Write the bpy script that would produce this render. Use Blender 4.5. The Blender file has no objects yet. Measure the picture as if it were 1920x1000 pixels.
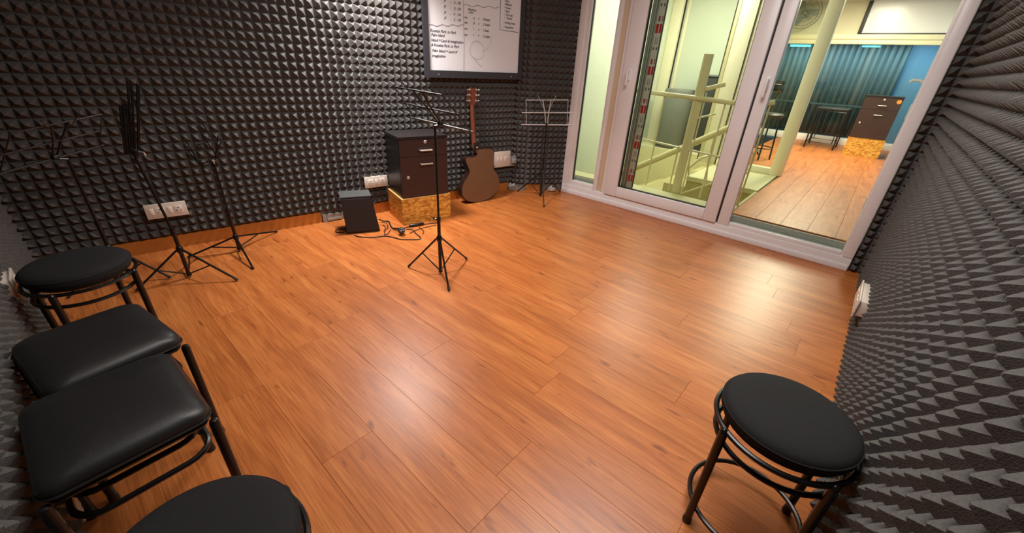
import bpy, bmesh, math, random
from mathutils import Vector, Matrix
random.seed(7)
R = math.radians
scene = bpy.context.scene
COL = scene.collection

# ------------------------------------------------------------------ camera
cam_d = bpy.data.cameras.new('camera'); cam = bpy.data.objects.new('camera', cam_d); COL.objects.link(cam)
cam_d.sensor_fit = 'HORIZONTAL'; cam_d.sensor_width = 36.0; cam_d.lens = 36.0 * 740.0 / 1920.0
cam_d.clip_start = 0.02; cam_d.clip_end = 60
CAMROT = Matrix(((0.745079, -0.338943, 0.574435), (0.665128, 0.313504, -0.677732), (0.049624, 0.887036, 0.459026)))
cam.matrix_world = Matrix.Translation((0, 0, 1.25)) @ CAMROT.to_4x4()
scene.camera = cam

# ------------------------------------------------------------------ colour management, world, lights
scene.view_settings.view_transform = 'Standard'; scene.view_settings.look = 'None'
scene.view_settings.gamma = 1.0; scene.view_settings.use_curve_mapping = False
scene.view_settings.exposure = 0.0
world = bpy.data.worlds.new('world'); scene.world = world; world.use_nodes = True
world.node_tree.nodes['Background'].inputs[0].default_value = (0.9, 0.95, 1, 1)
world.node_tree.nodes['Background'].inputs[1].default_value = 0.05
scene.cycles.max_bounces = 8; scene.cycles.transparent_max_bounces = 12
scene.cycles.caustics_reflective = False; scene.cycles.caustics_refractive = False
scene.cycles.use_denoising = True

def area(name, loc, size, power, col, size_y=None, target=None, shape='RECTANGLE'):
    l = bpy.data.lights.new(name, 'AREA'); l.energy = power; l.color = col
    l.shape = shape; l.size = size
    if size_y: l.size_y = size_y
    o = bpy.data.objects.new(name, l); COL.objects.link(o); o.location = loc
    if target:
        d = Vector(target) - Vector(loc); o.rotation_euler = d.to_track_quat('-Z', 'Y').to_euler()
    return o
dl = area('area_light', (-2.76, 1.70, 2.06), 0.34, 30, (1.0, 0.95, 0.91), shape='DISK'); dl.data.spread = R(118)   # downlight near the back wall
area('area_light', (-0.62, 1.40, 2.42), 0.9, 60, (1.0, 0.96, 0.91), size_y=2.0)
area('area_light', (-0.58, 7.6, 2.44), 0.4, 150, (1.0, 0.88, 0.66), size_y=2.4)
area('area_light', (-2.0, 5.2, 2.44), 0.5, 48, (1.0, 1.0, 0.90), size_y=1.6)
area('area_light', (-0.75, 9.94, 1.80), 2.2, 17, (0.72, 0.90, 1.0), size_y=0.12, target=(-.75, 10.36, 1.0))  # added light behind the far glass, brightens the curtain and blue wall

# ------------------------------------------------------------------ helpers
def s2l(c): return tuple((v/12.92 if v <= .04045 else ((v+.055)/1.055)**2.4) for v in (x/255 for x in c))
def mat(name, rgb, rough=.5, metal=0.0, noise=0.0, nscale=40, bump=0.0, bscale=200, coat=0.0, spec=.5):
    m = bpy.data.materials.new(name); m.use_nodes = True; nt = m.node_tree; b = nt.nodes['Principled BSDF']
    c = s2l(rgb); b.inputs['Base Color'].default_value = (*c, 1); b.inputs['Roughness'].default_value = rough
    b.inputs['Metallic'].default_value = metal; b.inputs['Coat Weight'].default_value = coat
    b.inputs['Specular IOR Level'].default_value = spec
    tc = nt.nodes.new('ShaderNodeTexCoord')
    if noise > 0:
        n = nt.nodes.new('ShaderNodeTexNoise'); n.inputs['Scale'].default_value = nscale; n.inputs['Detail'].default_value = 4
        nt.links.new(tc.outputs['Object'], n.inputs['Vector'])
        mx = nt.nodes.new('ShaderNodeMix'); mx.data_type = 'RGBA'
        mx.inputs['A'].default_value = (*[v*(1-noise) for v in c], 1); mx.inputs['B'].default_value = (*[min(1, v*(1+noise)) for v in c], 1)
        nt.links.new(n.outputs['Fac'], mx.inputs['Factor']); nt.links.new(mx.outputs['Result'], b.inputs['Base Color'])
    if bump > 0:
        n2 = nt.nodes.new('ShaderNodeTexNoise'); n2.inputs['Scale'].default_value = bscale; n2.inputs['Detail'].default_value = 3
        nt.links.new(tc.outputs['Object'], n2.inputs['Vector'])
        bp = nt.nodes.new('ShaderNodeBump'); bp.inputs['Strength'].default_value = bump; bp.inputs['Distance'].default_value = .004
        nt.links.new(n2.outputs['Fac'], bp.inputs['Height']); nt.links.new(bp.outputs['Normal'], b.inputs['Normal'])
    return m

def wood_floor(name, dark, mid, light, axis='X', rough=.36):
    m = bpy.data.materials.new(name); m.use_nodes = True; nt = m.node_tree; N = nt.nodes; Lk = nt.links
    b = N['Principled BSDF']; tc = N.new('ShaderNodeTexCoord'); oi = N.new('ShaderNodeObjectInfo')
    off = N.new('ShaderNodeVectorMath'); off.operation = 'SCALE'; off.inputs[0].default_value = (31, 17, 5)
    Lk.new(oi.outputs['Random'], off.inputs['Scale'])
    add = N.new('ShaderNodeVectorMath'); add.operation = 'ADD'
    Lk.new(tc.outputs['Object'], add.inputs[0]); Lk.new(off.outputs[0], add.inputs[1])
    def mapped(s):
        mp = N.new('ShaderNodeMapping'); mp.inputs['Scale'].default_value = s if axis == 'X' else (s[1], s[0], s[2])
        Lk.new(add.outputs[0], mp.inputs['Vector']); return mp
    def noise(s, scale, det, dist):
        mp = mapped(s); n = N.new('ShaderNodeTexNoise'); n.inputs['Scale'].default_value = scale
        n.inputs['Detail'].default_value = det; n.inputs['Distortion'].default_value = dist
        Lk.new(mp.outputs[0], n.inputs['Vector']); return n
    n1 = noise((.55, 5.5, 1), 3.2, 5, .7)          # broad figure
    n2 = noise((1.6, 42, 1), 4.0, 6, .25)          # fine grain
    n3 = noise((3.2, 11, 1), 2.1, 2, .2)           # knots and dark streaks
    r1 = N.new('ShaderNodeValToRGB'); e = r1.color_ramp.elements
    e[0].position = .28; e[0].color = (*s2l(dark), 1); e[1].position = .74; e[1].color = (*s2l(light), 1)
    em = e.new(.5); em.color = (*s2l(mid), 1)
    Lk.new(n1.outputs['Fac'], r1.inputs['Fac'])
    r2 = N.new('ShaderNodeValToRGB'); r2.color_ramp.elements[0].position = .33; r2.color_ramp.elements[0].color = (.73, .67, .61, 1)
    r2.color_ramp.elements[1].position = .62; r2.color_ramp.elements[1].color = (1.04, 1.04, 1.04, 1)
    Lk.new(n2.outputs['Fac'], r2.inputs['Fac'])
    r3 = N.new('ShaderNodeValToRGB'); r3.color_ramp.elements[0].position = .24; r3.color_ramp.elements[0].color = (.55, .46, .42, 1)
    r3.color_ramp.elements[1].position = .33; r3.color_ramp.elements[1].color = (1, 1, 1, 1)
    Lk.new(n3.outputs['Fac'], r3.inputs['Fac'])
    def mul(a, bb):
        mx = N.new('ShaderNodeMix'); mx.data_type = 'RGBA'; mx.blend_type = 'MULTIPLY'; mx.inputs['Factor'].default_value = 1
        Lk.new(a, mx.inputs['A']); Lk.new(bb, mx.inputs['B']); return mx.outputs['Result']
    c = mul(mul(r1.outputs['Color'], r2.outputs['Color']), r3.outputs['Color'])
    hs = N.new('ShaderNodeHueSaturation'); mr = N.new('ShaderNodeMapRange')
    mr.inputs['To Min'].default_value = .92; mr.inputs['To Max'].default_value = 1.06
    Lk.new(oi.outputs['Random'], mr.inputs['Value']); Lk.new(mr.outputs['Result'], hs.inputs['Value']); Lk.new(c, hs.inputs['Color'])
    Lk.new(hs.outputs['Color'], b.inputs['Base Color'])
    b.inputs['Roughness'].default_value = rough; b.inputs['Specular IOR Level'].default_value = .62
    bp = N.new('ShaderNodeBump'); bp.inputs['Strength'].default_value = .06; bp.inputs['Distance'].default_value = .002
    Lk.new(n2.outputs['Fac'], bp.inputs['Height']); Lk.new(bp.outputs['Normal'], b.inputs['Normal'])
    return m

def glass_mat(name, tint=(.93, .97, .93), refl=.5):
    m = bpy.data.materials.new(name); m.use_nodes = True; nt = m.node_tree; N = nt.nodes
    N.remove(N['Principled BSDF']); out = N['Material Output']
    t = N.new('ShaderNodeBsdfTransparent'); t.inputs[0].default_value = (*tint, 1)
    g = N.new('ShaderNodeBsdfGlossy'); g.inputs['Roughness'].default_value = .03
    f = N.new('ShaderNodeFresnel'); f.inputs['IOR'].default_value = 1.45
    mu = N.new('ShaderNodeMath'); mu.operation = 'MULTIPLY'; mu.inputs[1].default_value = refl
    mx = N.new('ShaderNodeMixShader')
    nt.links.new(f.outputs[0], mu.inputs[0]); nt.links.new(mu.outputs[0], mx.inputs[0])
    nt.links.new(t.outputs[0], mx.inputs[1]); nt.links.new(g.outputs[0], mx.inputs[2]); nt.links.new(mx.outputs[0], out.inputs[0])
    return m
def emit_mat(name, rgb, s):
    m = bpy.data.materials.new(name); m.use_nodes = True; b = m.node_tree.nodes['Principled BSDF']
    b.inputs['Base Color'].default_value = (*s2l(rgb), 1); b.inputs['Emission Color'].default_value = (*s2l(rgb), 1); b.inputs['Emission Strength'].default_value = s
    return m
def osb_mat(name):
    m = bpy.data.materials.new(name); m.use_nodes = True; nt = m.node_tree; N = nt.nodes; b = N['Principled BSDF']
    tc = N.new('ShaderNodeTexCoord'); mp = N.new('ShaderNodeMapping'); mp.inputs['Scale'].default_value = (1, 1, 2.4)
    nt.links.new(tc.outputs['Object'], mp.inputs['Vector'])
    ns = N.new('ShaderNodeTexNoise'); ns.inputs['Scale'].default_value = 26; ns.inputs['Detail'].default_value = 2
    nt.links.new(mp.outputs[0], ns.inputs['Vector'])
    ad = N.new('ShaderNodeMix'); ad.data_type = 'VECTOR'; ad.inputs['Factor'].default_value = .06
    nt.links.new(mp.outputs[0], ad.inputs['A']); nt.links.new(ns.outputs['Color'], ad.inputs['B'])
    v = N.new('ShaderNodeTexVoronoi'); v.inputs['Scale'].default_value = 38; v.inputs['Randomness'].default_value = 1
    nt.links.new(ad.outputs['Result'], v.inputs['Vector'])
    r = N.new('ShaderNodeValToRGB'); e = r.color_ramp.elements
    e[0].color = (*s2l((176, 116, 38)), 1); e[0].position = .1; e[1].color = (*s2l((236, 186, 92)), 1); e[1].position = .9
    x = e.new(.5); x.color = (*s2l((216, 156, 62)), 1)
    sp = N.new('ShaderNodeSeparateColor'); nt.links.new(v.outputs['Color'], sp.inputs[0]); nt.links.new(sp.outputs[0], r.inputs['Fac'])
    nt.links.new(r.outputs['Color'], b.inputs['Base Color']); b.inputs['Roughness'].default_value = .6
    return m

M = {}
M['foam'] = mat('acoustic_foam', (93, 90, 88), .95, noise=.35, nscale=260, bump=.55, bscale=420, spec=.15)
M['floor'] = wood_floor('laminate_planks', (176, 98, 46), (196, 114, 56), (212, 132, 70))
M['floor_far'] = wood_floor('far_laminate', (170, 98, 50), (196, 118, 62), (208, 134, 76), axis='Y', rough=.42)
M['base_wood'] = mat('baseboard_wood', (186, 116, 50), .4, noise=.22, nscale=9)
M['white_frame'] = mat('white_upvc', (240, 236, 237), .32, noise=.03, nscale=6)
M['cream_frame'] = mat('cream_frame', (246, 238, 204), .4, noise=.03, nscale=5)
M['beige_frame'] = mat('beige_mullion', (216, 196, 166), .4, noise=.03, nscale=5)
M['gasket'] = mat('black_gasket', (30, 28, 26), .6)
M['glass'] = glass_mat('pane_glass')
M['plaster'] = mat('grey_plaster', (120, 116, 110), .8, noise=.05)
M['ceiling'] = mat('ceiling_white', (214, 208, 198), .8, noise=.03)
M['granite'] = mat('grey_granite', (190, 192, 190), .45, noise=.5, nscale=90)
M['green_wall'] = mat('pale_green_paint', (218, 224, 202), .7, noise=.03, nscale=3)
M['cream_wall'] = mat('cream_paint', (224, 218, 192), .7, noise=.02, nscale=3)
M['cream_floor'] = mat('cream_tile', (226, 220, 172), .4, noise=.04, nscale=4)
M['beige'] = mat('beige_stair', (196, 186, 132), .5, noise=.06, nscale=5)
M['rail'] = mat('cream_enamel', (228, 218, 164), .3, noise=.03, nscale=8)
M['black_metal'] = mat('black_enamel', (20, 18, 18), .28, noise=.15, nscale=30)
M['black_wire'] = mat('black_wire', (40, 38, 38), .3, metal=.6, noise=.15, nscale=40)
M['tray'] = mat('worn_tray_metal', (120, 118, 116), .28, metal=.85, noise=.1)
M['silver_wire'] = mat('silver_wire', (190, 190, 190), .35, metal=.25, noise=.05)
M['steel'] = mat('bright_steel', (216, 212, 206), .28, metal=.7, noise=.04)
M['fabric'] = mat('black_fabric', (33, 32, 33), .85, noise=.2, nscale=300, bump=.25, bscale=600, spec=.25)
M['leather'] = mat('black_leatherette', (32, 32, 33), .42, noise=.12, nscale=60, bump=.1, bscale=500)
M['cabinet'] = mat('dark_brown_laminate', (58, 40, 38), .42, noise=.12, nscale=30)
M['cabinet_side'] = mat('black_brown_laminate', (34, 29, 30), .38, noise=.15, nscale=25)
M['osb'] = osb_mat('osb_board'); M['osb_edge'] = mat('osb_edge', (226, 178, 104), .6, noise=.15, nscale=60)
M['speaker'] = mat('black_speaker_cloth', (40, 34, 34), .8, noise=.2, nscale=250, bump=.2, bscale=500)
M['speaker_top'] = mat('grey_worn_top', (74, 76, 74), .5, noise=.3, nscale=40)
M['plate'] = mat('ivory_plastic', (222, 210, 198), .35, noise=.02)
M['plate_detail'] = mat('ivory_switch', (236, 226, 214), .3)
M['hole'] = mat('socket_hole', (40, 34, 32), .6)
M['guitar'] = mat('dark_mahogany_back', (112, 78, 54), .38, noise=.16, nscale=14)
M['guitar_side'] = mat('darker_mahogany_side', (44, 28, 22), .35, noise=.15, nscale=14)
M['neck'] = mat('red_brown_neck', (112, 58, 40), .35, noise=.12, nscale=20)
M['board'] = mat('whiteboard_enamel', (240, 240, 246), .22, noise=.015, nscale=3)
M['board_frame'] = mat('dark_grey_frame', (52, 52, 58), .5, noise=.08)
M['ink'] = mat('black_marker', (62, 58, 66), .6); M['ink_faint'] = mat('smudged_marker', (196, 190, 194), .6)
M['cable'] = mat('black_cable', (26, 22, 22), .5); M['grey_plastic'] = mat('grey_plastic', (150, 146, 140), .5, noise=.2, nscale=30)
M['alu'] = mat('aluminium_profile', (178, 184, 172), .4, metal=.35, noise=.06)
M['tape'] = mat('white_tape', (214, 212, 200), .5, noise=.08, nscale=30); M['red'] = mat('red_print', (196, 52, 50), .5)
M['dark_print'] = mat('grey_print', (110, 110, 108), .5)
M['teal'] = mat('teal_curtain', (78, 92, 96), .8, noise=.12, nscale=6); M['blue'] = mat('blue_paint', (116, 156, 188), .6, noise=.05, nscale=3)
M['dark_teal'] = mat('dark_teal_reflection', (48, 78, 88), .35, noise=.1, nscale=5)
M['blue_glass'] = glass_mat('blue_tinted_glass', (.86, .93, .94), .6)
M['dark_grey'] = mat('dark_grey_laminate', (58, 60, 56), .5, noise=.1); M['cylinder'] = mat('grey_cylinder', (120, 122, 112), .5, noise=.08)
M['orange'] = mat('orange_sticker', (232, 140, 40), .5); M['cyan_reflection'] = emit_mat('glowing_cyan_reflection', (130, 225, 255), 1.6)
M['fan'] = mat('grey_fan', (140, 144, 130), .45, metal=.3, noise=.1); M['paper'] = mat('white_plastic', (214, 208, 196), .6)
M['plastic_wrap'] = mat('clear_plastic_wrap', (196, 192, 184), .3, noise=.2, nscale=30)

class MB:
    """collects shapes and becomes ONE mesh object"""
    def __init__(s): s.v = []; s.f = []
    def add(s, vs, fs):
        n = len(s.v); s.v += [tuple(p) for p in vs]; s.f += [tuple(i+n for i in f) for f in fs]; return s
    def box(s, c, d, bev=0.0, rot=None, seg=2):
        bm = bmesh.new(); bmesh.ops.create_cube(bm, size=1)
        for v in bm.verts: v.co = Vector((v.co.x*d[0], v.co.y*d[1], v.co.z*d[2]))
        if bev > 0: bmesh.ops.bevel(bm, geom=bm.edges[:], offset=min(bev, min(d)*.49), segments=seg, profile=.5, affect='EDGES')
        bm.verts.index_update(); c = Vector(c)
        vs = [((rot @ v.co) if rot else v.co) + c for v in bm.verts]; fs = [[v.index for v in f.verts] for f in bm.faces]
        bm.free(); return s.add(vs, fs)
    def bx(s, a, b, bev=0.0):
        return s.box([(a[i]+b[i])/2 for i in range(3)], [abs(b[i]-a[i]) for i in range(3)], bev)
    def tube(s, pts, r, seg=8, closed=False, cap=True):
        pts = [Vector(p) for p in pts]; n = len(pts); rings = []; prev = None
        rr = r if isinstance(r, (list, tuple)) else [r]*n
        for i, p in enumerate(pts):
            if closed: d = pts[(i+1) % n] - pts[i-1]
            else: d = pts[min(i+1, n-1)] - pts[max(i-1, 0)]
            d.normalize()
            if prev is None:
                a = Vector((0, 0, 1)) if abs(d.z) < .9 else Vector((1, 0, 0)); x = d.cross(a).normalized()
            else: x = (prev - d*prev.dot(d)).normalized()
            prev = x; y = d.cross(x)
            rings.append([p + (x*math.cos(2*math.pi*k/seg) + y*math.sin(2*math.pi*k/seg))*rr[i] for k in range(seg)])
        vs = [v for q in rings for v in q]; fs = []
        for i in range(n if closed else n-1):
            j = (i+1) % n
            for k in range(seg): k2 = (k+1) % seg; fs.append((i*seg+k, i*seg+k2, j*seg+k2, j*seg+k))
        if cap and not closed:
            fs.append(tuple(reversed(range(seg)))); fs.append(tuple((n-1)*seg+k for k in range(seg)))
        return s.add(vs, fs)
    def lathe(s, prof, c=(0, 0, 0), seg=32, axis=None, xa=None):
        c = Vector(c); az = Vector(axis).normalized() if axis else Vector((0, 0, 1))
        ax = az.orthogonal().normalized(); ay = az.cross(ax); vs = []; fs = []; n = len(prof)
        for k in range(seg):
            a = 2*math.pi*k/seg; d = ax*math.cos(a) + ay*math.sin(a)
            vs += [c + d*r + az*z for r, z in prof]
        for k in range(seg):
            k2 = (k+1) % seg
            for i in range(n-1): fs.append((k*n+i, k2*n+i, k2*n+i+1, k*n+i+1))
        fs.append(tuple(k*n for k in reversed(range(seg)))); fs.append(tuple(k*n+n-1 for k in range(seg)))
        return s.add(vs, fs)
    def prism(s, out, O, U, V, N, d0, d1, inset=0.0):
        O, U, V, N = map(Vector, (O, U, V, N)); n = len(out)
        cx = sum(p[0] for p in out)/n; cy = sum(p[1] for p in out)/n
        vs = [O+U*p[0]+V*p[1]+N*d0 for p in out] + [O+U*p[0]+V*p[1]+N*d1 for p in out]
        fs = [tuple(reversed(range(n))), tuple(n+k for k in range(n))] + [(k, (k+1) % n, n+(k+1) % n, n+k) for k in range(n)]
        return s.add(vs, fs)
    def build(s, name, m, parent=None, loc=(0, 0, 0), smooth=True, ang=38):
        me = bpy.data.meshes.new(name); me.from_pydata(s.v, [], s.f); me.materials.append(m)
        bm = bmesh.new(); bm.from_mesh(me); bmesh.ops.recalc_face_normals(bm, faces=bm.faces[:]); bm.to_mesh(me); bm.free()
        if smooth:
            me.polygons.foreach_set('use_smooth', [True]*len(me.polygons)); me.set_sharp_from_angle(angle=R(ang))
        o = bpy.data.objects.new(name, me); COL.objects.link(o); o.location = loc
        if parent: o.parent = parent
        return o
def tag(o, label=None, cat=None, group=None, kind=None):
    if label: o['label'] = label
    if cat: o['category'] = cat
    if group: o['group'] = group
    if kind: o['kind'] = kind
    return o
def thing(name, label, cat, loc=(0, 0, 0), rotz=0, group=None):
    o = bpy.data.objects.new(name, None); o.empty_display_size = .05; COL.objects.link(o)
    o.location = loc; o.rotation_euler = (0, 0, rotz); return tag(o, label, cat, group)
def struct(name, loc=(0, 0, 0), mb=None, m=None):
    if mb: o = mb.build(name, m)
    else:
        o = bpy.data.objects.new(name, None); o.empty_display_size = .05; COL.objects.link(o); o.location = loc
    o['kind'] = 'structure'; return o
def dup(o, loc, rz, label):
    def cp(a, par):
        c = a.copy(); COL.objects.link(c)
        if par: c.parent = par
        for ch in a.children: cp(ch, c)
        return c
    r = cp(o, None); r.location = loc; r.rotation_euler = (0, 0, rz); r['label'] = label; return r

# ------------------------------------------------------------------ room plan
H = 2.45
B1 = Vector((-3.408, .039, 0)); BT = Vector((.1793, .9838, 0)); BN = Vector((.9838, -.1793, 0))   # foam wall at the back
def onB(t, z, n=0.0): return B1 + BT*t + BN*n + Vector((0, 0, z))
WY = 3.62; RX = .288; LY = -.325
FZ = .19                                   # floor level beyond the glass
def bx_at(y): return B1.x + BT.x/BT.y*(y-B1.y)

# ------------------------------------------------------------------ floors, made of planks
floor = struct('floor', mb=MB().bx((-3.75, -.5, -.06), (.45, 3.70, -.013)), m=M['plaster'])
PW = .19; y0 = .46 - 5*PW
pl_cache = {}
for row in range(22):
    ya = y0 + row*PW; yb = ya + PW - .0006
    ya2 = max(ya, LY-.03); yb2 = min(yb, WY+.06)
    if yb2 - ya2 < .02: continue
    x = -3.75 - ((row*.47 + .2*(row % 3)) % 1.2)
    while x < .40:
        xa, xb = x, x + 1.2 - .0006
        x += 1.2
        if xb > .40: xb = .40
        la, lb = bx_at(ya2)+.004, bx_at(yb2)+.004
        if xb <= max(la, lb): continue
        key = None
        if xa > max(la, lb) and abs(xb-xa-1.1994) < 1e-4 and abs(yb2-ya2-PW+.0006) < 1e-4: key = 'full'
        cx, cy = max(xa, min(la, lb)), ya2
        if key in pl_cache:
            o = bpy.data.objects.new('plank', pl_cache[key]); COL.objects.link(o); o.location = (cx, cy, 0); o.parent = floor; continue
        pa, pb = max(xa, la), max(xa, lb); c = .0005
        out = [(pa, ya2), (xb, ya2), (xb, yb2), (pb, yb2)]
        ins = [(pa+c, ya2+c), (xb-c, ya2+c), (xb-c, yb2-c), (pb+c, yb2-c)]
        vs = [(p[0]-cx, p[1]-cy, -.012) for p in out] + [(p[0]-cx, p[1]-cy, -.0006) for p in out] + [(p[0]-cx, p[1]-cy, 0) for p in ins]
        fs = [(8, 9, 10, 11)] + [(i, (i+1) % 4, 4+(i+1) % 4, 4+i) for i in range(4)] + [(4+i, 4+(i+1) % 4, 8+(i+1) % 4, 8+i) for i in range(4)]
        o = MB().add(vs, fs).build('plank', M['floor'], floor, (cx, cy, 0), smooth=False)
        if key: pl_cache[key] = o.data

far_floor = struct('floor_far', mb=MB().bx((-.72, 3.72, FZ-.08), (.55, 10.3, FZ-.013)), m=M['plaster'])
MB().bx((-1.445, 5.70, FZ-.08), (-.72, 10.3, FZ-.013)).build('subfloor', M['plaster'], far_floor)
pl_cache = {}
for i in range(3, 14):
    xa = -2.0 + i*.185; xb = xa+.1838
    yy = 3.74 - (i*.53 % 1.25)
    while yy < 10.3:
        ya, yb = max(yy, 3.725 if xa > -.73 else 5.70), min(yy+1.2485, 10.3); yy += 1.25
        if yb-ya < .03: continue
        k = round(yb-ya, 3)
        if k not in pl_cache:
            d = yb-ya; c = .0008
            vs = [(0, 0, -.012), (.1838, 0, -.012), (.1838, d, -.012), (0, d, -.012), (0, 0, -.0006), (.1838, 0, -.0006), (.1838, d, -.0006), (0, d, -.0006), (c, c, 0), (.1838-c, c, 0), (.1838-c, d-c, 0), (c, d-c, 0)]
            fs = [(8, 9, 10, 11)] + [(q, (q+1) % 4, 4+(q+1) % 4, 4+q) for q in range(4)] + [(4+q, 4+(q+1) % 4, 8+(q+1) % 4, 8+q) for q in range(4)]
            o = MB().add(vs, fs).build('plank', M['floor_far'], far_floor, (xa, ya, FZ), smooth=False); pl_cache[k] = o.data
        else:
            o = bpy.data.objects.new('plank', pl_cache[k]); COL.objects.link(o); o.location = (xa, ya, FZ); o.parent = far_floor

# ------------------------------------------------------------------ ceiling and walls
struct('ceiling', mb=MB().bx((-4.2, -.6, H), (1.2, 10.9, H+.08)), m=M['ceiling'])
def wall_slab(name, P, Q, th, m, z0=-.05, z1=H):
    P, Q = Vector(P), Vector(Q); d = (Q-P).normalized(); n = Vector((d.y, -d.x, 0))
    return struct(name, mb=MB().prism([(0, z0), ((Q-P).length, z0), ((Q-P).length, z1), (0, z1)], P, d, (0, 0, 1), n, -th, 0), m=m)

FP = .0545
def foam(parent, P, Q, z0, z1, depth=.047, cells=18, flip=False, n_off=0.004):
    """moulded pyramid foam between P and Q; the normal is to the right of P>Q"""
    P, Q = Vector((*P, 0)), Vector((*Q, 0)); L = (Q-P).length; d = (Q-P)/L; n = Vector((d.y, -d.x, 0))
    nc = max(1, round(L/FP)); w = L/nc; nr = max(1, round((z1-z0)/FP)); hh = (z1-z0)/nr
    rings = [(1.0, 0.0), (.80, .17), (.50, .50), (.24, .82), (.09, .97)]
    for c0 in range(0, nc, cells):
        c1 = min(nc, c0+cells); vs = []; fs = []; base = P + d*(c0*w)
        back = .016
        for ci in range(c0, c1):
            for ri in range(nr):
                u0 = (ci-c0+.5)*w; v0 = z0+(ri+.5)*hh; k = len(vs)
                jx, jy = random.uniform(-.05, .05), random.uniform(-.05, .05)+.0; jd = random.uniform(.93, 1.05)
                for q, (s_, h_) in enumerate(rings):
                    ju, jv = jx*h_*w, jy*h_*hh
                    for a, b in ((-1, -1), (1, -1), (1, 1), (-1, 1)):
                        p = d*(u0+a*s_*w/2+ju) + n*(n_off+depth*h_*jd); vs.append((p.x, p.y, v0+b*s_*hh/2+jv))
                for q in range(len(rings)-1):
                    for e in range(4): fs.append((k+q*4+e, k+q*4+(e+1) % 4, k+q*4+4+(e+1) % 4, k+q*4+4+e))
                q = k+4*(len(rings)-1); fs.append((q, q+1, q+2, q+3))
        me = bpy.data.meshes.new('foam_panel'); me.from_pydata(vs, [], fs); me.materials.append(M['foam'])
        o = bpy.data.objects.new('foam_panel', me); COL.objects.link(o); o.parent = parent; o.location = base
    return n

P0 = onB(-.37, 0); P1 = Vector((-2.835, 3.235, 0)); P2 = Vector((-2.70, 3.315, 0)); P3 = Vector((-2.43, 3.70, 0))
P1 = onB((3.235-.039)/BT.y, 0)
wall_back = wall_slab('wall_back', P0, P1, .12, M['plaster'])
foam(wall_back, (P0+BT*.03).xy, P1.xy, .088, H-.01, depth=.042)
wall_corner = wall_slab('wall_corner', P1, P2, .1, M['plaster'])
foam(wall_corner, P1.xy, P2.xy, .07, H-.01, depth=.04)
wall_corner2 = wall_slab('wall_corner.001', P2, P3, .1, M['plaster'])
foam(wall_corner2, P2.xy, (P3-(P3-P2).normalized()*.03).xy, .07, H-.01, depth=.045)
wall_right = wall_slab('wall_right', (RX, 3.70, 0), (RX, -.40, 0), .1, M['plaster'])
foam(wall_right, (RX-.003, 3.575), (RX-.003, LY), .004, H-.01, depth=.037)
wall_left = wall_slab('wall_left', (.40, LY, 0), (-3.5, LY, 0), .1, M['plaster'])
foam(wall_left, (RX, LY+.01), (-3.455, LY+.01), .004, H-.01, depth=.039)
# narrow foam return beside the glass door
wall_return = struct('wall_return', mb=MB().bx((.186, 3.665, 0), (RX+.1, 3.75, H)), m=M['plaster'])
foam(wall_return, (.184, 3.66), (RX, 3.66), .004, H-.01, depth=.05)

# baseboards
bb = MB().prism([(.0, 0), (1.268, 0), (1.268, .086), (0, .086)], onB(0, 0), BT, (0, 0, 1), BN, .002, .016)
struct('baseboard_back', mb=bb, m=M['base_wood'])
bb = MB().prism([(1.62, 0), (3.20, 0), (3.20, .086), (1.62, .086)], onB(0, 0), BT, (0, 0, 1), BN, .002, .016)
struct('baseboard_back.001', mb=bb, m=M['base_wood'])
d = (P3-P2).normalized(); nn = Vector((d.y, -d.x, 0))
struct('baseboard_corner', mb=MB().prism([(.02, 0), (.17, 0), (.17, .068), (.02, .068)], P2, d, (0, 0, 1), nn, .002, .014), m=M['base_wood'])
gp = thing('trunking_end', 'grey metal trunking piece at the end of the wooden baseboard, left of the black speaker', 'trunking', onB(1.37, 0, .01))
MB().prism([(-.095, 0), (.11, 0), (.11, .06), (-.095, .066)], (0, 0, 0), BT, (0, 0, 1), BN, 0, .02).build('cover', M['grey_plastic'], gp)
MB().prism([(-.06, .012), (.05, .012), (.05, .03), (-.06, .03)], (0, 0, 0), BT, (0, 0, 1), BN, .02, .028).build('rib', M['alu'], gp)

# ------------------------------------------------------------------ glazed wall
lint = struct('wall_window', mb=MB().bx((-2.42, 3.63, 2.16), (.185, 3.74, H)), m=M['plaster'])
fr = struct('trim_1', (0, 0, 0))
TOP = 2.15
def rail(name, a, b, m=None, bev=.006, par=None): return MB().bx(a, b, bev).build(name, m or M['white_frame'], par or fr)
rail('bottom_rail', (-2.415, WY, .001), (.18, WY+.08, .10))
rail('sill_step', (-2.40, WY-.012, .001), (.175, WY, .045), bev=.004)
rail('top_rail', (-2.415, WY, TOP-.07), (.18, WY+.08, TOP))
rail('left_jamb', (-2.415, WY, .10), (-2.345, WY+.08, TOP-.07))
rail('left_bead', (-2.345, WY+.012, .10), (-2.303, WY+.08, TOP-.07))
rail('right_jamb', (.118, WY-.004, .10), (.18, WY+.08, TOP-.07))
rail('right_bead', (.104, WY+.012, .10), (.118, WY+.08, TOP-.07), bev=.003)
rail('mullion', (-2.03, WY+.004, .10), (-1.985, WY+.08, TOP-.07))
rail('mullion_centre', (-1.985, WY+.022, .10), (-1.925, WY+.08, TOP-.07), M['beige_frame'])
rail('mullion_edge', (-1.925, WY+.004, .10), (-1.888, WY+.08, TOP-.07))
rail('bottom_bead', (-2.303, WY+.012, .10), (-2.03, WY+.08, .146), bev=.004)
# fixed left pane
w1 = struct('window_1', (0, 0, 0))
MB().bx((-2.303, WY+.04, .146), (-2.03, WY+.046, TOP-.07)).build('pane', M['glass'], w1)
MB().bx((-2.303, WY+.032, .146), (-2.297, WY+.054, TOP-.07)).build('gasket', M['gasket'], w1)
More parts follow.
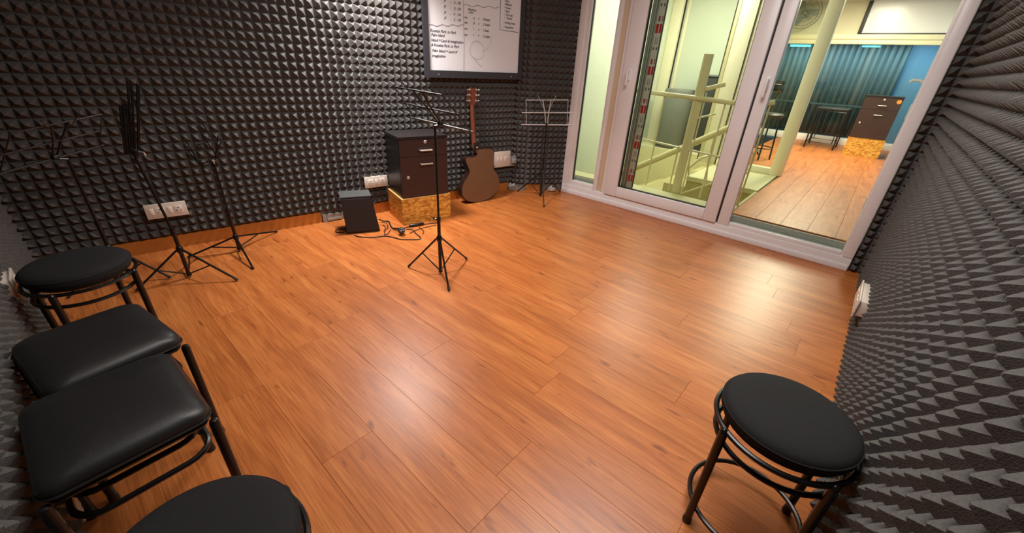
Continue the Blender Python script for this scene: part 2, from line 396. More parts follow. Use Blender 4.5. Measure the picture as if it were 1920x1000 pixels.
# opening sash
d1 = struct('door_1', (0, 0, 0))
SY = WY-.018
def sash(dd, x0, x1, gx0, gx1, z0, gz0):
    for nm, a, b in (('stile', (x0, SY, z0), (gx0, SY+.07, TOP-.08)), ('stile', (gx1, SY, z0), (x1, SY+.07, TOP-.08)),
                     ('lower_rail', (gx0, SY, z0), (gx1, SY+.07, gz0)), ('upper_rail', (gx0, SY, TOP-.16), (gx1, SY+.07, TOP-.08))):
        MB().bx(a, b, .006).build(nm, M['white_frame'], dd)
    MB().bx((gx0, SY+.034, gz0), (gx1, SY+.040, TOP-.16)).build('pane', M['glass'], dd)
    g = .007
    for a, b in (((gx0, SY+.02, gz0), (gx0+g, SY+.05, TOP-.16)), ((gx1-g, SY+.02, gz0), (gx1, SY+.05, TOP-.16)),
                 ((gx0, SY+.02, gz0), (gx1, SY+.05, gz0+g))):
        MB().bx(a, b).build('gasket', M['gasket'], dd)
sash(d1, -1.885, -.785, -1.746, -.893, .104, .203)
def handle(par, x, y, z, s=1):
    h = MB().box((x, y-.006, z-.03), (.03, .012, .10), .005).build('handle_plate', M['white_frame'], par)
    MB().tube([(x, y-.010, z), (x, y-.04, z), (x+.004*s, y-.05, z-.012), (x+.004*s, y-.05, z-.115)], .0105, 8).build('handle', M['white_frame'], par)
handle(d1, -1.815, SY, 1.235)
# aluminium profile with printed tape seen along the hinge side of the sash
tp = thing('taped_profile', 'tall aluminium profile with white red-printed tape inside the left edge of the glass door', 'profile', (-1.68, SY+.055, .206))
for i, (xa, xb) in enumerate(((-.058, -.040), (-.036, -.018), (-.012, -.006))):
    MB().bx((xa, 0, 0), (xb, .018+.006*(i % 2), 1.77), .002).build('rib', M['alu'], tp)
MB().bx((-.058, .018, 0), (.064, .022, 1.77)).build('back_plate', M['alu'], tp)
MB().bx((.060, 0, 0), (.066, .018, 1.77)).build('edge_strip', M['gasket'], tp)
MB().bx((-.017, .004, 0), (-.013, .018, 1.77)).build('edge_strip', M['gasket'], tp)
tape = MB().bx((-.004, .010, 0), (.058, .016, 1.77), .001).build('tape', M['tape'], tp)
gry = MB(); rm = {}
def red_mark(xa, xb, za, zb):
    k = (round(xb-xa, 4), round(zb-za, 4))
    if k not in rm: rm[k] = MB().bx((0, -.0007, 0), (k[0], .0007, k[1])).build('red_mark', M['red'], tape); o = rm[k]
    else: o = rm[k].copy(); COL.objects.link(o)
    o.location = (xa, .0095, za)
for k in range(6):
    z = .062+k*.315
    red_mark(.002, .026, z, z+.066); red_mark(.034, .052, z, z+.066); red_mark(.012, .028, z+.084, z+.122)
    gry.bx((.042, .0088, z+.084), (.050, .0102, z+.122))
    for xx in (.008, .036): gry.bx((xx, .0088, z+.19), (xx+.012, .0102, z+.212))
    gry.bx((.018, .0088, z+.232), (.022, .0102, z+.285)); gry.bx((.034, .0088, z+.232), (.038, .0102, z+.285))
gry.build('grey_print', M['dark_print'], tape)['kind'] = 'stuff'
# right-hand leaf
d2 = struct('door_2', (0, 0, 0))
for nm, a, b in (('stile', (-.772, WY, .10), (-.683, WY+.07, TOP-.07)), ('lower_rail', (-.683, WY+.008, .10), (.104, WY+.07, .132)), ('upper_rail', (-.683, WY, TOP-.15), (.104, WY+.07, TOP-.07))):
    MB().bx(a, b, .006).build(nm, M['white_frame'], d2)
MB().bx((-.683, WY+.036, .132), (.104, WY+.042, TOP-.15)).build('pane', M['glass'], d2)
MB().bx((-.7845, WY+.01, .12), (-.7735, WY+.05, TOP-.08)).build('gasket', M['gasket'], d2)
handle(d2, -.722, WY, 1.23)
MB().tube([(.098, WY+.075, 1.272), (.098, WY+.11, 1.272), (.085, WY+.118, 1.276), (.055, WY+.118, 1.276), (.046, WY+.118, 1.262)], .009, 8).build('outer_handle', M['white_frame'], d2)
for z in (.45, 1.05): MB().bx((.100, WY+.06, z), (.112, WY+.084, z+.09), .003).build('keeper', M['white_frame'], d2)

# ------------------------------------------------------------------ beyond the glass: landing and stairwell
st = struct('trim_2', mb=MB().bx((-2.85, WY+.081, -.03), (.185, WY+.10, FZ-.012)), m=M['granite'])
land = struct('floor_landing', mb=MB().bx((-2.85, WY+.10, FZ-.05), (-.725, 3.89, FZ)), m=M['cream_floor'])
MB().bx((-1.46, 4.74, FZ-.05), (-.725, 5.69, FZ)).build('landing_slab', M['cream_floor'], land)
MB().bx((-1.46, 4.76, -.9), (-.735, 4.80, FZ-.05)).build('landing_face', M['beige'], land)
MB().bx((-2.85, 3.86, -.9), (-.735, 3.885, FZ-.05)).build('landing_face', M['beige'], land)
MB().bx((-.745, 3.89, -.9), (-.722, 4.74, FZ-.013)).build('side_face', M['beige'], land)
MB().bx((-2.85, 3.885, -.95), (-.725, 6.75, -.9)).build('lower_floor', M['beige'], land)
stairs = struct('floor_stairs', (0, 0, 0))
for k in range(5):
    z = FZ-.14*(k+1); xa = -1.46-.27*(k+1)
    MB().bx((xa, 4.80, -.9), (xa+.27, 6.2, z), .008).build('step', M['beige'], stairs)
MB().bx((-2.85, 6.2, -.9), (-1.46, 6.76, FZ)).build('ledge', M['cream_floor'], stairs)
struct('wall_stair_left', mb=MB().bx((-2.95, WY+.08, -.95), (-2.85, 6.9, H)), m=M['green_wall'])
struct('wall_stair_back', mb=MB().bx((-2.95, 6.76, -.95), (-1.9, 6.86, H)), m=M['green_wall'])
t3 = struct('trim_3', mb=MB().bx((-2.85, 6.66, FZ), (-2.70, 6.76, H), .01), m=M['cream_frame'])
MB().bx((-2.70, 6.735, FZ), (-2.688, 6.76, H)).build('gasket', M['gasket'], t3)
MB().bx((-2.66, 6.745, FZ), (-2.62, 6.76, H), .003).build('side_bead', M['cream_frame'], t3)
struct('wall_far_left', mb=MB().bx((-2.0, 6.86, FZ), (-1.9, 10.4, H)), m=M['cream_wall'])
struct('wall_far_right', mb=MB().bx((.46, 3.75, FZ-.1), (.56, 10.4, H)), m=M['blue'])
col = struct('trim_4', mb=MB().bx((-1.672, 5.72, FZ), (-1.44, 5.86, H), .02), m=M['cream_frame'])
part = struct('window_2', (0, 0, 0))
for x0 in (-1.690, -1.458): MB().bx((x0, 5.705, FZ), (x0+.008, 5.72, H)).build('gasket', M['gasket'], col)
MB().bx((-1.69, 5.712, FZ), (-1.64, 5.735, H), .004).build('side_bead', M['rail'], col)
rail('post', (-.812, 5.68, FZ), (-.685, 5.80, H), M['cream_frame'], .008, part)
rail('bottom_rail', (-1.44, 5.69, FZ), (-.812, 5.78, FZ+.075), M['cream_frame'], .006, part)
MB().bx((-1.44, 5.73, FZ+.075), (-.812, 5.736, H)).build('pane', M['glass'], part)
MB().bx((-1.44, 5.722, FZ+.075), (-1.41, 5.75, H)).build('side_bead', M['cream_frame'], part)

rg = thing('stair_railing', 'cream tubular stair railing with a tall round newel post behind the glass door', 'railing', (-1.295, 3.97, FZ))
def rl(p): return (p[0]+1.295, p[1]-3.97, p[2]-FZ)
def rt(name, pts, r, seg=10): return MB().tube([rl(p) for p in pts], r, seg).build(name, M['rail'], rg)
rt('newel_post', [(-1.295, 3.97, FZ), (-1.295, 3.97, 1.396)], .040, 16)
rt('handrail', [(-2.08, 3.96, 1.07), (-1.75, 3.93, 1.063), (-.98, 3.93, 1.040), (-.76, 3.93, 1.055), (-.69, 3.93, 1.073)], .020, 12)
rt('lower_rail', [(-2.08, 3.94, .65), (-1.65, 3.95, .629), (-.977, 3.95, .589), (-.72, 3.95, .575)], .009, 8)
rt('stub_rail', [(-1.26, 3.97, 1.125), (-1.19, 4.02, 1.150), (-1.13, 4.06, 1.172)], .019, 10)
for x, y, zt in ((-1.228, 3.94, 1.10), (-1.055, 3.95, 1.03), (-1.36, 3.955, .63), (-1.60, 3.955, 1.05), (-.715, 3.94, 1.05), (-1.9, 3.955, 1.06), (-2.07, 3.955, 1.065)):
    rt('baluster', [(x, y, FZ), (x, y, zt)], .0075, 8)
rt('cross_rail', [(-1.253, 3.97, .887), (-1.14, 4.05, .93)], .008, 8)
rt('cross_rail', [(-1.221, 3.95, .197), (-.98, 3.95, .348), (-.72, 3.95, .5)], .008, 8)
rt('cross_rail', [(-.75, 3.945, .643), (-.712, 3.945, .678), (-.70, 3.99, .69)], .008, 8)
hr = thing('stair_handrail', 'thick cream handrail sloping down the stairs behind the round newel post', 'railing', (-1.6, 4.62, FZ))
def hl(p): return (p[0]+1.6, p[1]-4.62, p[2]-FZ)
MB().tube([hl(p) for p in ((-2.60, 4.62, -.13), (-2.04, 4.62, .19), (-1.135, 4.62, .768), (-1.0, 4.62, .80))], .034, 12).build('handrail', M['rail'], hr)
for x in (-1.45, -1.25):
    zb = FZ if x > -1.46 else FZ-.3
    MB().tube([hl((x, 4.76 if x > -1.46 else 4.62, zb)), hl((x, 4.64, zb+.2)), hl((x, 4.62, .19+(x+2.04)*.64))], .008, 8).build('baluster', M['rail'], hr)
MB().tube([hl((-1.47, 4.70, .27)), hl((-1.38, 4.78, .40)), hl((-1.30, 4.84, .44))], .016, 8).build('lower_stub', M['rail'], hr)

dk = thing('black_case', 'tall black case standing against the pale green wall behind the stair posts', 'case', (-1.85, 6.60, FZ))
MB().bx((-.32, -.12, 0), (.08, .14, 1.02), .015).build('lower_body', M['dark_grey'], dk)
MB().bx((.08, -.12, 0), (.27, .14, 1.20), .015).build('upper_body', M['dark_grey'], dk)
MB().bx((-.32, -.14, 1.02), (.08, .14, 1.045), .006).build('lid', M['cylinder'], dk)
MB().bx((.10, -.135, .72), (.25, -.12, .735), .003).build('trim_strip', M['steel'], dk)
dr = thing('grey_cylinder', 'grey rounded drum put in for a grey gradient before the pale green wall at the stairs', 'cylinder', (-2.40, 6.48, FZ))  # added cylinder, stands for a blurred grey gradient seen through the door
MB().lathe([(.20, 0), (.215, .02), (.215, .80), (.20, .83), (.0, .835)], seg=28).build('body', M['cylinder'], dr)
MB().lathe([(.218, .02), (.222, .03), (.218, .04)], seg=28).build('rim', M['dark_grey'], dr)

# ------------------------------------------------------------------ far room
fw = struct('wall_far', mb=MB().bx((-2.0, 9.75, 1.965), (.46, 9.85, H)), m=M['cream_wall'])
MB().bx((-2.0, 9.70, 1.82), (.46, 9.86, 1.89), .006).build('beam', M['cream_frame'], fw)
MB().bx((-2.0, 9.68, 1.89), (.46, 9.86, 1.965), .006).build('beam', M['cream_frame'], fw)
struct('baseboard_far', mb=MB().bx((-2.0, 9.72, FZ), (.46, 9.86, FZ+.12), .006), m=M['white_frame'])
wf = struct('window_3', (0, 0, 0))
MB().bx((-2.0, 9.79, FZ+.12), (.46, 9.80, 1.82)).build('pane', M['blue_glass'], wf)
MB().bx((-2.0, 9.775, .84), (-.35, 9.79, .865)).build('bar', M['dark_teal'], wf)  # dark bar in place of a line reflected in the pane
struct('wall_beyond', mb=MB().bx((-2.0, 10.36, FZ-.1), (.46, 10.42, H)), m=M['blue'])
cu = MB(); vs = []; fs = []; n = 120
for i in range(n+1):
    x = -1.95 + 1.90*i/n; y = 10.18 + .03*math.sin(i*1.05) + .012*math.sin(i*2.3+1)
    vs += [(x, y, FZ+.14), (x, y, 1.84)]
for i in range(n): fs.append((2*i, 2*i+2, 2*i+3, 2*i+1))
cu.add(vs, fs); c_o = cu.build('curtain', M['teal']); tag(c_o, 'dark teal curtain in folds behind the blue tinted far window', 'curtain')
c_o.modifiers.new('solid', 'SOLIDIFY').thickness = .006
c_o.location = (0, 0, 0)
sl = MB().bx((-1.78, 9.83, 1.775), (-1.45, 9.86, 1.81), .004).build('cyan_reflection', M['cyan_reflection']); tag(sl, 'glowing cyan strip standing for a lamp reflection atop the far blue window, left of the cream post', 'reflection')  # glow stands in for a lamp reflected in the glass, no fitting here
sl2 = MB().bx((-.70, 9.83, 1.785), (-.45, 9.86, 1.81), .004).build('cyan_reflection', M['cyan_reflection']); tag(sl2, 'glowing cyan strip standing for a lamp reflection atop the far blue window, right of the cream post', 'reflection')
wb2 = thing('far_whiteboard', 'blank whiteboard with black frame high on the far room wall', 'whiteboard', (-.25, 9.75, 1.93))
MB().bx((-.56, -.022, .045), (.66, -.006, .60)).build('board', M['board'], wb2)
for a, b in (((-.575, -.035, 0), (.70, 0, .055)), ((-.575, -.035, .055), (-.52, 0, .60)), ((.64, -.035, .055), (.70, 0, .60))):
    MB().bx(a, b, .004).build('frame', M['board_frame'], wb2)
fn = thing('wall_fan', 'grey wall fan with wire guard on the cream wall above the far window', 'fan', (-1.66, 9.68, 2.28))
ctr = Vector((0, -.16, .0)); ax = Vector((.25, -1, -.15)).normalized(); U = ax.orthogonal().normalized(); V = ax.cross(U)
for rr, dd in ((.245, 0), (.245, .05), (.2, .075), (.13, .085), (.07, .09)):
    MB().tube([ctr+ax*(dd-.04)+(U*math.cos(k*R(12))+V*math.sin(k*R(12)))*rr for k in range(30)], .004, 5, closed=True).build('guard_ring', M['fan'], fn)
sp = MB()
for k in range(30):
    dct = U*math.cos(k*R(12))+V*math.sin(k*R(12)); sp.tube([ctr+ax*.05+dct*.05, ctr+ax*.035+dct*.16, ctr+ax*.01+dct*.245], .0018, 4)
sp.build('guard_wires', M['fan'], fn)
for k in range(3):
    a = R(120*k+20); dct = U*math.cos(a)+V*math.sin(a); e = ax.cross(dct)
    MB().add([ctr+dct*.03-e*.02, ctr+dct*.19-e*.075+ax*.012, ctr+dct*.215+e*.03-ax*.008, ctr+dct*.05+e*.05-ax*.02,
              ctr+dct*.03-e*.02-ax*.004, ctr+dct*.19-e*.075+ax*.008, ctr+dct*.215+e*.03-ax*.012, ctr+dct*.05+e*.05-ax*.024],
             [(0, 1, 2, 3), (7, 6, 5, 4), (0, 4, 5, 1), (1, 5, 6, 2), (2, 6, 7, 3), (3, 7, 4, 0)]).build('blade', M['fan'], fn)
MB().lathe([(.03, 0), (.05, .02), (.05, .09), (.02, .12)], ctr-ax*.11, 16, ax).build('motor', M['fan'], fn)
MB().tube([(0, .06, -.05), (0, -.03, -.05), ctr-ax*.08], .015, 8).build('bracket', M['fan'], fn)

def cabinet(name, label, O, U, N, w, dpt, zb, h, sticker=False):
    """pedestal: a drawer above a door; O = lower front left corner, U = to the right, N = towards the viewer"""
    O, U, N = Vector(O), Vector(U).normalized(), Vector(N).normalized(); Z = Vector((0, 0, 1))
    t = thing(name, label, 'cabinet', O)
    def pr(nm, u0, u1, z0, z1, d0, d1, m, par=t, bev=0):
        out = [(u0, z0), (u1, z0), (u1, z1), (u0, z1)]
        return MB().prism(out, (0, 0, 0), U, Z, N, d0, d1).build(nm, m, par, smooth=False)
    pr('body', 0, w, 0, h-.02, -dpt, -.018, M['cabinet_side'])
    pr('top', -.004, w+.004, h-.02, h, -dpt-.004, .004, M['cabinet_side'])
    zs = h*.68
    dw = pr('drawer', .002, w-.002, zs+.003, h-.024, -.018, 0, M['cabinet'])
    do = pr('door', .002, w-.002, .002, zs, -.018, 0, M['cabinet'])
    def hand(par, u, z):
        pts = [U*(u-.048)+Z*z, U*(u-.048)+N*.022+Z*z, U*(u+.048)+N*.022+Z*z, U*(u+.048)+Z*z]
        MB().tube(pts, .006, 8).build('handle', M['steel'], par)
    def lock(par, u, z): MB().lathe([(.013, 0), (.013, .006), (.009, .010), (.0, .011)], U*u+Z*z, 16, N).build('lock', M['steel'], par)
    hand(dw, w*.53, zs+.32*(h-zs)); lock(dw, w*.53, zs+.72*(h-zs))
    hand(do, w*.53, zs-.12*h); lock(do, w*.14, zs-.33*h)
    if sticker: MB().lathe([(.028, 0), (.028, .0015), (0, .0016)], U*w*.91+Z*(zs+.66*(h-zs)), 20, N).build('sticker', M['orange'], dw)
    return t
def osb(label, O, U, N, w, dpt, h):
    O, U, N = Vector(O), Vector(U).normalized(), Vector(N).normalized(); Z = Vector((0, 0, 1)); th = .018
    t = thing('osb_box', label, 'box', O)
    def pr(nm, u0, u1, z0, z1, d0, d1, m): MB().prism([(u0, z0), (u1, z0), (u1, z1), (u0, z1)], (0, 0, 0), U, Z, N, d0, d1).build(nm, m, t, smooth=False)
    pr('front_panel', 0, w, 0, h-.004, -th, 0, M['osb']); pr('back_panel', 0, w, 0, h-.004, -dpt, -dpt+th, M['osb'])
    pr('side_panel', 0, th, 0, h-.004, -dpt+th, -th, M['osb']); pr('side_panel', w-th, w, 0, h-.004, -dpt+th, -th, M['osb'])
    pr('top_panel', 0, w, h-.004, h, -dpt, 0, M['osb_edge'])
osb('orange chipboard box on the far room floor under the dark cabinet', (-.32, 8.49, FZ), (1, .0, 0), (0, -1, 0), .46, .42, .28)
cabinet('pedestal_cabinet', 'dark brown cabinet with orange sticker standing on a chipboard box in the far room', (-.32, 8.48, FZ+.281), (1, 0, 0), (0, -1, 0), .45, .42, .28, .61, True)

fs_ = thing('tall_stool', 'tall black square stool in the far room left of the sticker cabinet', 'stool', (-.675, 9.06, FZ))
MB().box((0, 0, .635), (.44, .62, .035), .012).build('seat', M['leather'], fs_)
for x in (-.205, .205):
    for y in (-.30, .30):
        MB().tube([(x, y, 0), (x, y, .617)], .011, 8).build('leg', M['black_metal'], fs_)
        MB().tube([(x*.80, y, .10), (x*.80, y, .617)], .007, 8).build('inner_rod', M['black_metal'], fs_)
for z in (.10, .60): MB().tube([(-.205, -.30, z), (.205, -.30, z), (.205, .30, z), (-.205, .30, z)], .008, 8, closed=True).build('stretcher', M['black_metal'], fs_)
bs = thing('bar_stool', 'black bar stool with ring footrest behind the cream post near the stair railing', 'stool', (-1.19, 6.75, FZ))
MB().lathe([(.0, .56), (.16, .56), (.17, .575), (.17, .60), (.15, .62), (0, .625)], seg=24).build('seat', M['leather'], bs)
for k in range(4):
    a = R(90*k+20); MB().tube([(.17*math.cos(a), .17*math.sin(a), 0), (.13*math.cos(a), .13*math.sin(a), .56)], .011, 8).build('leg', M['black_metal'], bs)
MB().tube([(.165*math.cos(R(15*k)), .165*math.sin(R(15*k)), .16) for k in range(24)], .008, 8, closed=True).build('foot_ring', M['black_metal'], bs)
kb = thing('keyboard', 'black electronic keyboard on a stand, its end showing beside the white door stile', 'keyboard', (-1.42, 7.14, FZ))
MB().box((0, 0, .915), (.42, .24, .085), .01, Matrix.Rotation(R(-8), 3, 'X')).build('body', M['black_metal'], kb)
MB().box((0, -.04, .963), (.38, .10, .012), .003, Matrix.Rotation(R(-8), 3, 'X')).build('keys', M['paper'], kb)
MB().box((0, .085, .985), (.40, .02, .07), .005, Matrix.Rotation(R(15), 3, 'X')).build('note_rest', M['black_metal'], kb)
for s in (-1, 1): MB().tube([(-.18*s, .05*s, 0), (.18*s, .05*s, .885)], .012, 8).build('stand_leg', M['black_metal'], kb)

# ------------------------------------------------------------------ things along the back wall
wb = thing('whiteboard', 'wall whiteboard with dark grey frame and handwritten music notes above the guitar', 'whiteboard', onB(2.755, 1.105, .056))
Z = Vector((0, 0, 1))
def wpr(mb, u0, u1, z0, z1, d0, d1): return mb.prism([(u0, z0), (u1, z0), (u1, z1), (u0, z1)], (0, 0, 0), BT, Z, BN, d0, d1)
board = wpr(MB(), -.476, .455, .055, .86, 0, .012).build('board', M['board'], wb, smooth=False)
for a in ((-.522, .50, 0, .056), (-.522, .50, .86, .905)): wpr(MB(), *a, 0, .024).build('frame', M['board_frame'], wb, smooth=False)
for a in ((-.522, -.476, .056, .86), (.454, .50, .056, .86)): wpr(MB(), *a, 0, .024).build('frame', M['board_frame'], wb, smooth=False)
for u, z in ((-.40, .025), (.37, .025)): MB().lathe([(.006, 0), (.006, .003), (0, .004)], BT*u+Z*z+BN*.024, 10, BN).build('screw', M['steel'], wb)
wbm = Matrix((BT, Z, BN)).transposed()
def write(txt, t, z, size, m=M['ink'], shear=.25):
    cv = bpy.data.curves.new('writing', 'FONT'); cv.body = txt; cv.size = size; cv.shear = shear; cv.space_character = .92
    cv.offset = .0004; cv.resolution_u = 2
    tmp = bpy.data.objects.new('tmp', cv); COL.objects.link(tmp)
    dg = bpy.context.evaluated_depsgraph_get(); me = bpy.data.meshes.new_from_object(tmp.evaluated_get(dg))
    bpy.data.objects.remove(tmp); me.materials.clear(); me.materials.append(m)
    o = bpy.data.objects.new('writing', me); COL.objects.link(o); o.parent = board
    o.matrix_local = Matrix.Translation(BT*(t-2.755) + Z*(z-1.105) + BN*.0128) @ wbm.to_4x4()
for i, (t, z, s) in enumerate(((2.296, 1.435, 'Rosette Park, to Park'), (2.303, 1.406, 'Palm Island'), (2.301, 1.370, 'Island = Land & Imagination'), (2.299, 1.335, '& Rosette Park, to Park'), (2.306, 1.295, 'Palm Island = Land of'), (2.304, 1.258, 'imagination'))):
    write(s, t, z, .030)
for z, a, b in ((1.645, '\u00bd', '1/8'), (1.605, '\u00bd', '1/8'), (1.565, '4', '1/4'), (1.528, '3', '1/4'), (1.69, '2', '1/2')):
    write('\u266a' if False else 'P', 2.425, z, .032); write('-', 2.48, z, .03); write(a, 2.512, z, .028); write(b, 2.545, z, .028)
write('Rhythm', 2.65, 1.612, .028); write('names', 2.655, 1.596, .02)
for z, a, b in ((1.556, 'o', '4 beats'), (1.519, 'd', '2 beats'), (1.475, '\u2022', '1 beat'), (1.431, '\u2022', '\u00bd beat')):
    write('rest', 2.612, z, .022); write(a, 2.70, z, .03); write('=', 2.75, z, .025); write(b, 2.80, z, .028)
for t, z, s in ((3.021, 1.715, '\u2022 Bass'), (3.021, 1.69, '\u2022 Melody'), (3.022, 1.664, '\u2022 Notes'), (3.025, 1.639, '\u2022 Rest'), (3.026, 1.613, '\u2022 Time sig'), (3.027, 1.588, '\u2022  Tempo'), (3.020, 1.553, '\u2022 Finding beats'), (3.025, 1.520, '\u2022 Repetition')):
    write(s, t, z, .025)
def ink(pts, r=.0022, m=M['ink_faint'], closed=False):
    MB().tube([BT*(t-2.755)+Z*(z-1.105)+BN*.0125 for t, z in pts], r, 4, closed=closed).build('drawn_line', m, board)
M['ink_mid'] = mat('thin_marker', (150, 144, 150), .6)
ink([(2.603, 1.95), (2.606, 1.60), (2.612, 1.4), (2.606, 1.17)], .0022, M['ink_mid'])
ink([(2.285+i*.02, 1.478+.026*i/16+.006*math.sin(i*1.3)) for i in range(17)], .0022, M['ink_mid'])
ink([(2.609+i*.02, 1.645+.02*i/18+.006*math.sin(i*1.1)) for i in range(19)], .0022, M['ink_mid'])
ink([(2.965, 1.90), (2.982, 1.70), (2.985, 1.502), (3.06, 1.500), (3.19, 1.497)], .0024, M['ink'])
ink([(2.74+.075*math.cos(k*.35), 1.33+.07*math.sin(k*.35)) for k in range(18)], .0025)
ink([(2.70, 1.28), (2.76, 1.22), (2.80, 1.20)], .0025); ink([(2.80, 1.32), (2.87, 1.36), (2.90, 1.44)], .0025)

def plate(label, O, U, N, w, h, mods, depth=.008, extra=None):
    """ivory switch plate: mods = list of (kind, centre u)"""
    O, U, N = Vector(O), Vector(U).normalized(), Vector(N).normalized()
    t = thing('switch_plate', label, 'socket', O, group='ivory wall switch plates')
    rot = Matrix((U, Z, N)).transposed()
    MB().box(Z*h/2, (w, h, depth), .003, rot).build('plate', M['plate'], t)
    MB().box(Z*h/2-N*.028, (w*.9, h*.8, .05), .002, rot).build('back_box', M['plate'], t)
    for kind, u in mods:
        c = U*u+Z*h/2+N*(depth/2)
        if kind == 's':
            MB().box(c, (.022, .042, .006), .002, rot).build('switch', M['plate_detail'], t)
        elif kind == 'p':
            sck = MB().box(c, (.042, .050, .004), .0015, rot).build('socket', M['plate_detail'], t)
            for du, dz, r_ in ((0, .011, .0042), (-.011, -.008, .0034), (.011, -.008, .0034)):
                MB().lathe([(r_, 0), (r_, .0012), (0, .0013)], c+U*du+Z*dz+N*.0018, 10, N).build('hole', M['hole'], sck)
    return t
plate('wide ivory socket plate on the back wall behind the left music stands', onB(.339, .232, .056), BT, BN, .212, .096, [('s', -.075), ('p', -.032), ('s', .018), ('p', .062)])
plate('ivory socket plate on the back wall between black speaker and cabinet', onB(1.737, .243, .056), BT, BN, .2, .094, [('p', -.05), ('s', 0), ('p', .05)])
plate('tall ivory switch plate on the back wall right of the guitar', onB(3.076, .275, .056), BT, BN, .205, .16, [('s', -.06), ('s', -.015), ('p', .045)])
plate('ivory socket plate on the right foam wall near the door corner', (.216, 2.53, .205), (0, -1, 0), (-1, 0, 0), .30, .10, [('s', -.10), ('p', -.05), ('s', .02), ('p', .08)])
plate('ivory socket plate on the left foam wall behind the farthest round stool', (-2.31, -.266, .345), (1, 0, 0), (0, 1, 0), .14, .085, [('s', -.03), ('p', .02)])
plate('ivory socket plate low on the left foam wall under the nearer leather stool', (-1.365, -.2715, .05), (1, 0, 0), (0, 1, 0), .17, .10, [('s', -.04), ('p', .02)])
pg = thing('wall_socket', 'small dark grey socket with plug beside the tall switch plate in the corner', 'socket', onB(3.222, .268, .05))
rotB = Matrix((BT, Z, BN)).transposed()
MB().box(Z*.055, (.075, .11, .01), .003, rotB).build('plate', M['grey_plastic'], pg)
MB().box(Z*.06+BN*.02, (.045, .05, .035), .006, rotB).build('plug', M['grey_plastic'], pg)
MB().tube([Z*.04+BN*.03, Z*.0+BN*.045, Z*-.05+BN*.04+BT*.01, Z*-.12+BN*.035+BT*.0], .004, 6).build('cord', M['cable'], pg)

CO = Vector((-2.676, 1.735, 0)); CU = Vector((.25, .968, 0)).normalized(); CN = Vector((CU.y, -CU.x, 0))
osb('orange chipboard box on the floor under the dark brown cabinet by the guitar', CO, CU, CN, .43, .345, .222)
cabinet('pedestal_cabinet', 'dark brown cabinet with drawer and door standing on a chipboard box by the back wall', CO+CU*.014-CN*.008+Z*.223, CU, CN, .402, .33, .22, .482)

# guitar: back towards the room, face to the wall
g0 = Vector((-2.715, 2.655, .004)); g1 = onB(2.708, 1.035, .108)
A = (g1-g0).normalized(); LAT = (BT - A*BT.dot(A)).normalized(); NG = LAT.cross(A).normalized()
if NG.x < 0: NG = -NG
GL = (g1-g0).length
gt = thing('acoustic_guitar', 'brown acoustic guitar leaning with its face against the foam wall, back to the room', 'guitar', g0)
def P2(px, py): return ((px-240+65*(925-py)/840)/840*1.045*1.26, (925-py)/840*GL)
half = [(240, 926), (290, 920), (335, 898), (368, 860), (384, 810), (380, 765), (360, 722), (338, 690), (328, 655), (328, 615), (330, 575), (325, 540), (308, 523), (280, 517), (240, 515), (212, 517), (203, 530), (203, 555), (190, 568), (160, 572), (133, 568), (122, 578), (124, 600), (137, 635), (149, 665), (150, 690), (136, 722), (112, 760), (100, 805), (106, 850), (130, 892), (180, 918)]
ol = [P2(*p) for p in half]
def smooth_closed(pts, n=3):
    out = []; k = len(pts)
    for i in range(k):
        p0, p1, p2, p3 = pts[i-1], pts[i], pts[(i+1) % k], pts[(i+2) % k]
        for j in range(n):
            t = j/n
            out.append(tuple(.5*((2*p1[q]) + (-p0[q]+p2[q])*t + (2*p0[q]-5*p1[q]+4*p2[q]-p3[q])*t*t + (-p0[q]+3*p1[q]-3*p2[q]+p3[q])*t**3) for q in range(2)))
    return out
ol = smooth_closed(ol)
DB = .095
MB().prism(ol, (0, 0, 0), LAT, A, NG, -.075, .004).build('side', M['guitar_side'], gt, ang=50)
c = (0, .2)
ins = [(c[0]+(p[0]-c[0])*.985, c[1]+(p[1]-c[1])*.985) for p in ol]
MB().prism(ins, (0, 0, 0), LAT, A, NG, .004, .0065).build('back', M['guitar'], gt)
MB().prism(ins, (0, 0, 0), LAT, A, NG, -.079, -.075).build('soundboard', M['neck'], gt)
def q(px, py, d): u, v = P2(px, py); return LAT*u + A*v + NG*d
MB().tube([q(212, 545, -.03), q(204, 500, -.042), q(197, 470, -.05), q(186, 330, -.054), q(176, 200, -.056)], [.030, .028, .023, .0215, .020], 12).build('neck', M['neck'], gt)
MB().prism([P2(*p) for p in ((190, 545), (222, 545), (216, 470), (188, 470))], (0, 0, 0), LAT, A, NG, -.05, -.008).build('heel', M['guitar_side'], gt)
MB().lathe([(.007, 0), (.007, .006), (.004, .008), (.008, .014), (0, .016)], q(203, 505, -.012), 12, NG).build('strap_button', M['steel'], gt)
MB().prism([P2(*p) for p in ((160, 205), (194, 205), (206, 180), (206, 95), (196, 85), (150, 85), (142, 95), (144, 180))], (0, 0, 0), LAT, A, NG, -.066, -.050).build('headstock', M['neck'], gt)
for px in (152, 198):
    for py in (100, 136, 174):
        tn = MB().lathe([(.008, 0), (.009, .004), (.007, .012), (0, .014)], q(px, py, -.05), 12, NG).build('tuner', M['steel'], gt)
        s = -1 if px < 170 else 1
        MB().tube([q(px, py, -.044), q(px+s*14, py, -.044), q(px+s*17, py, -.044)], [.003, .003, .008], 8).build('tuner_button', M['steel'], tn)

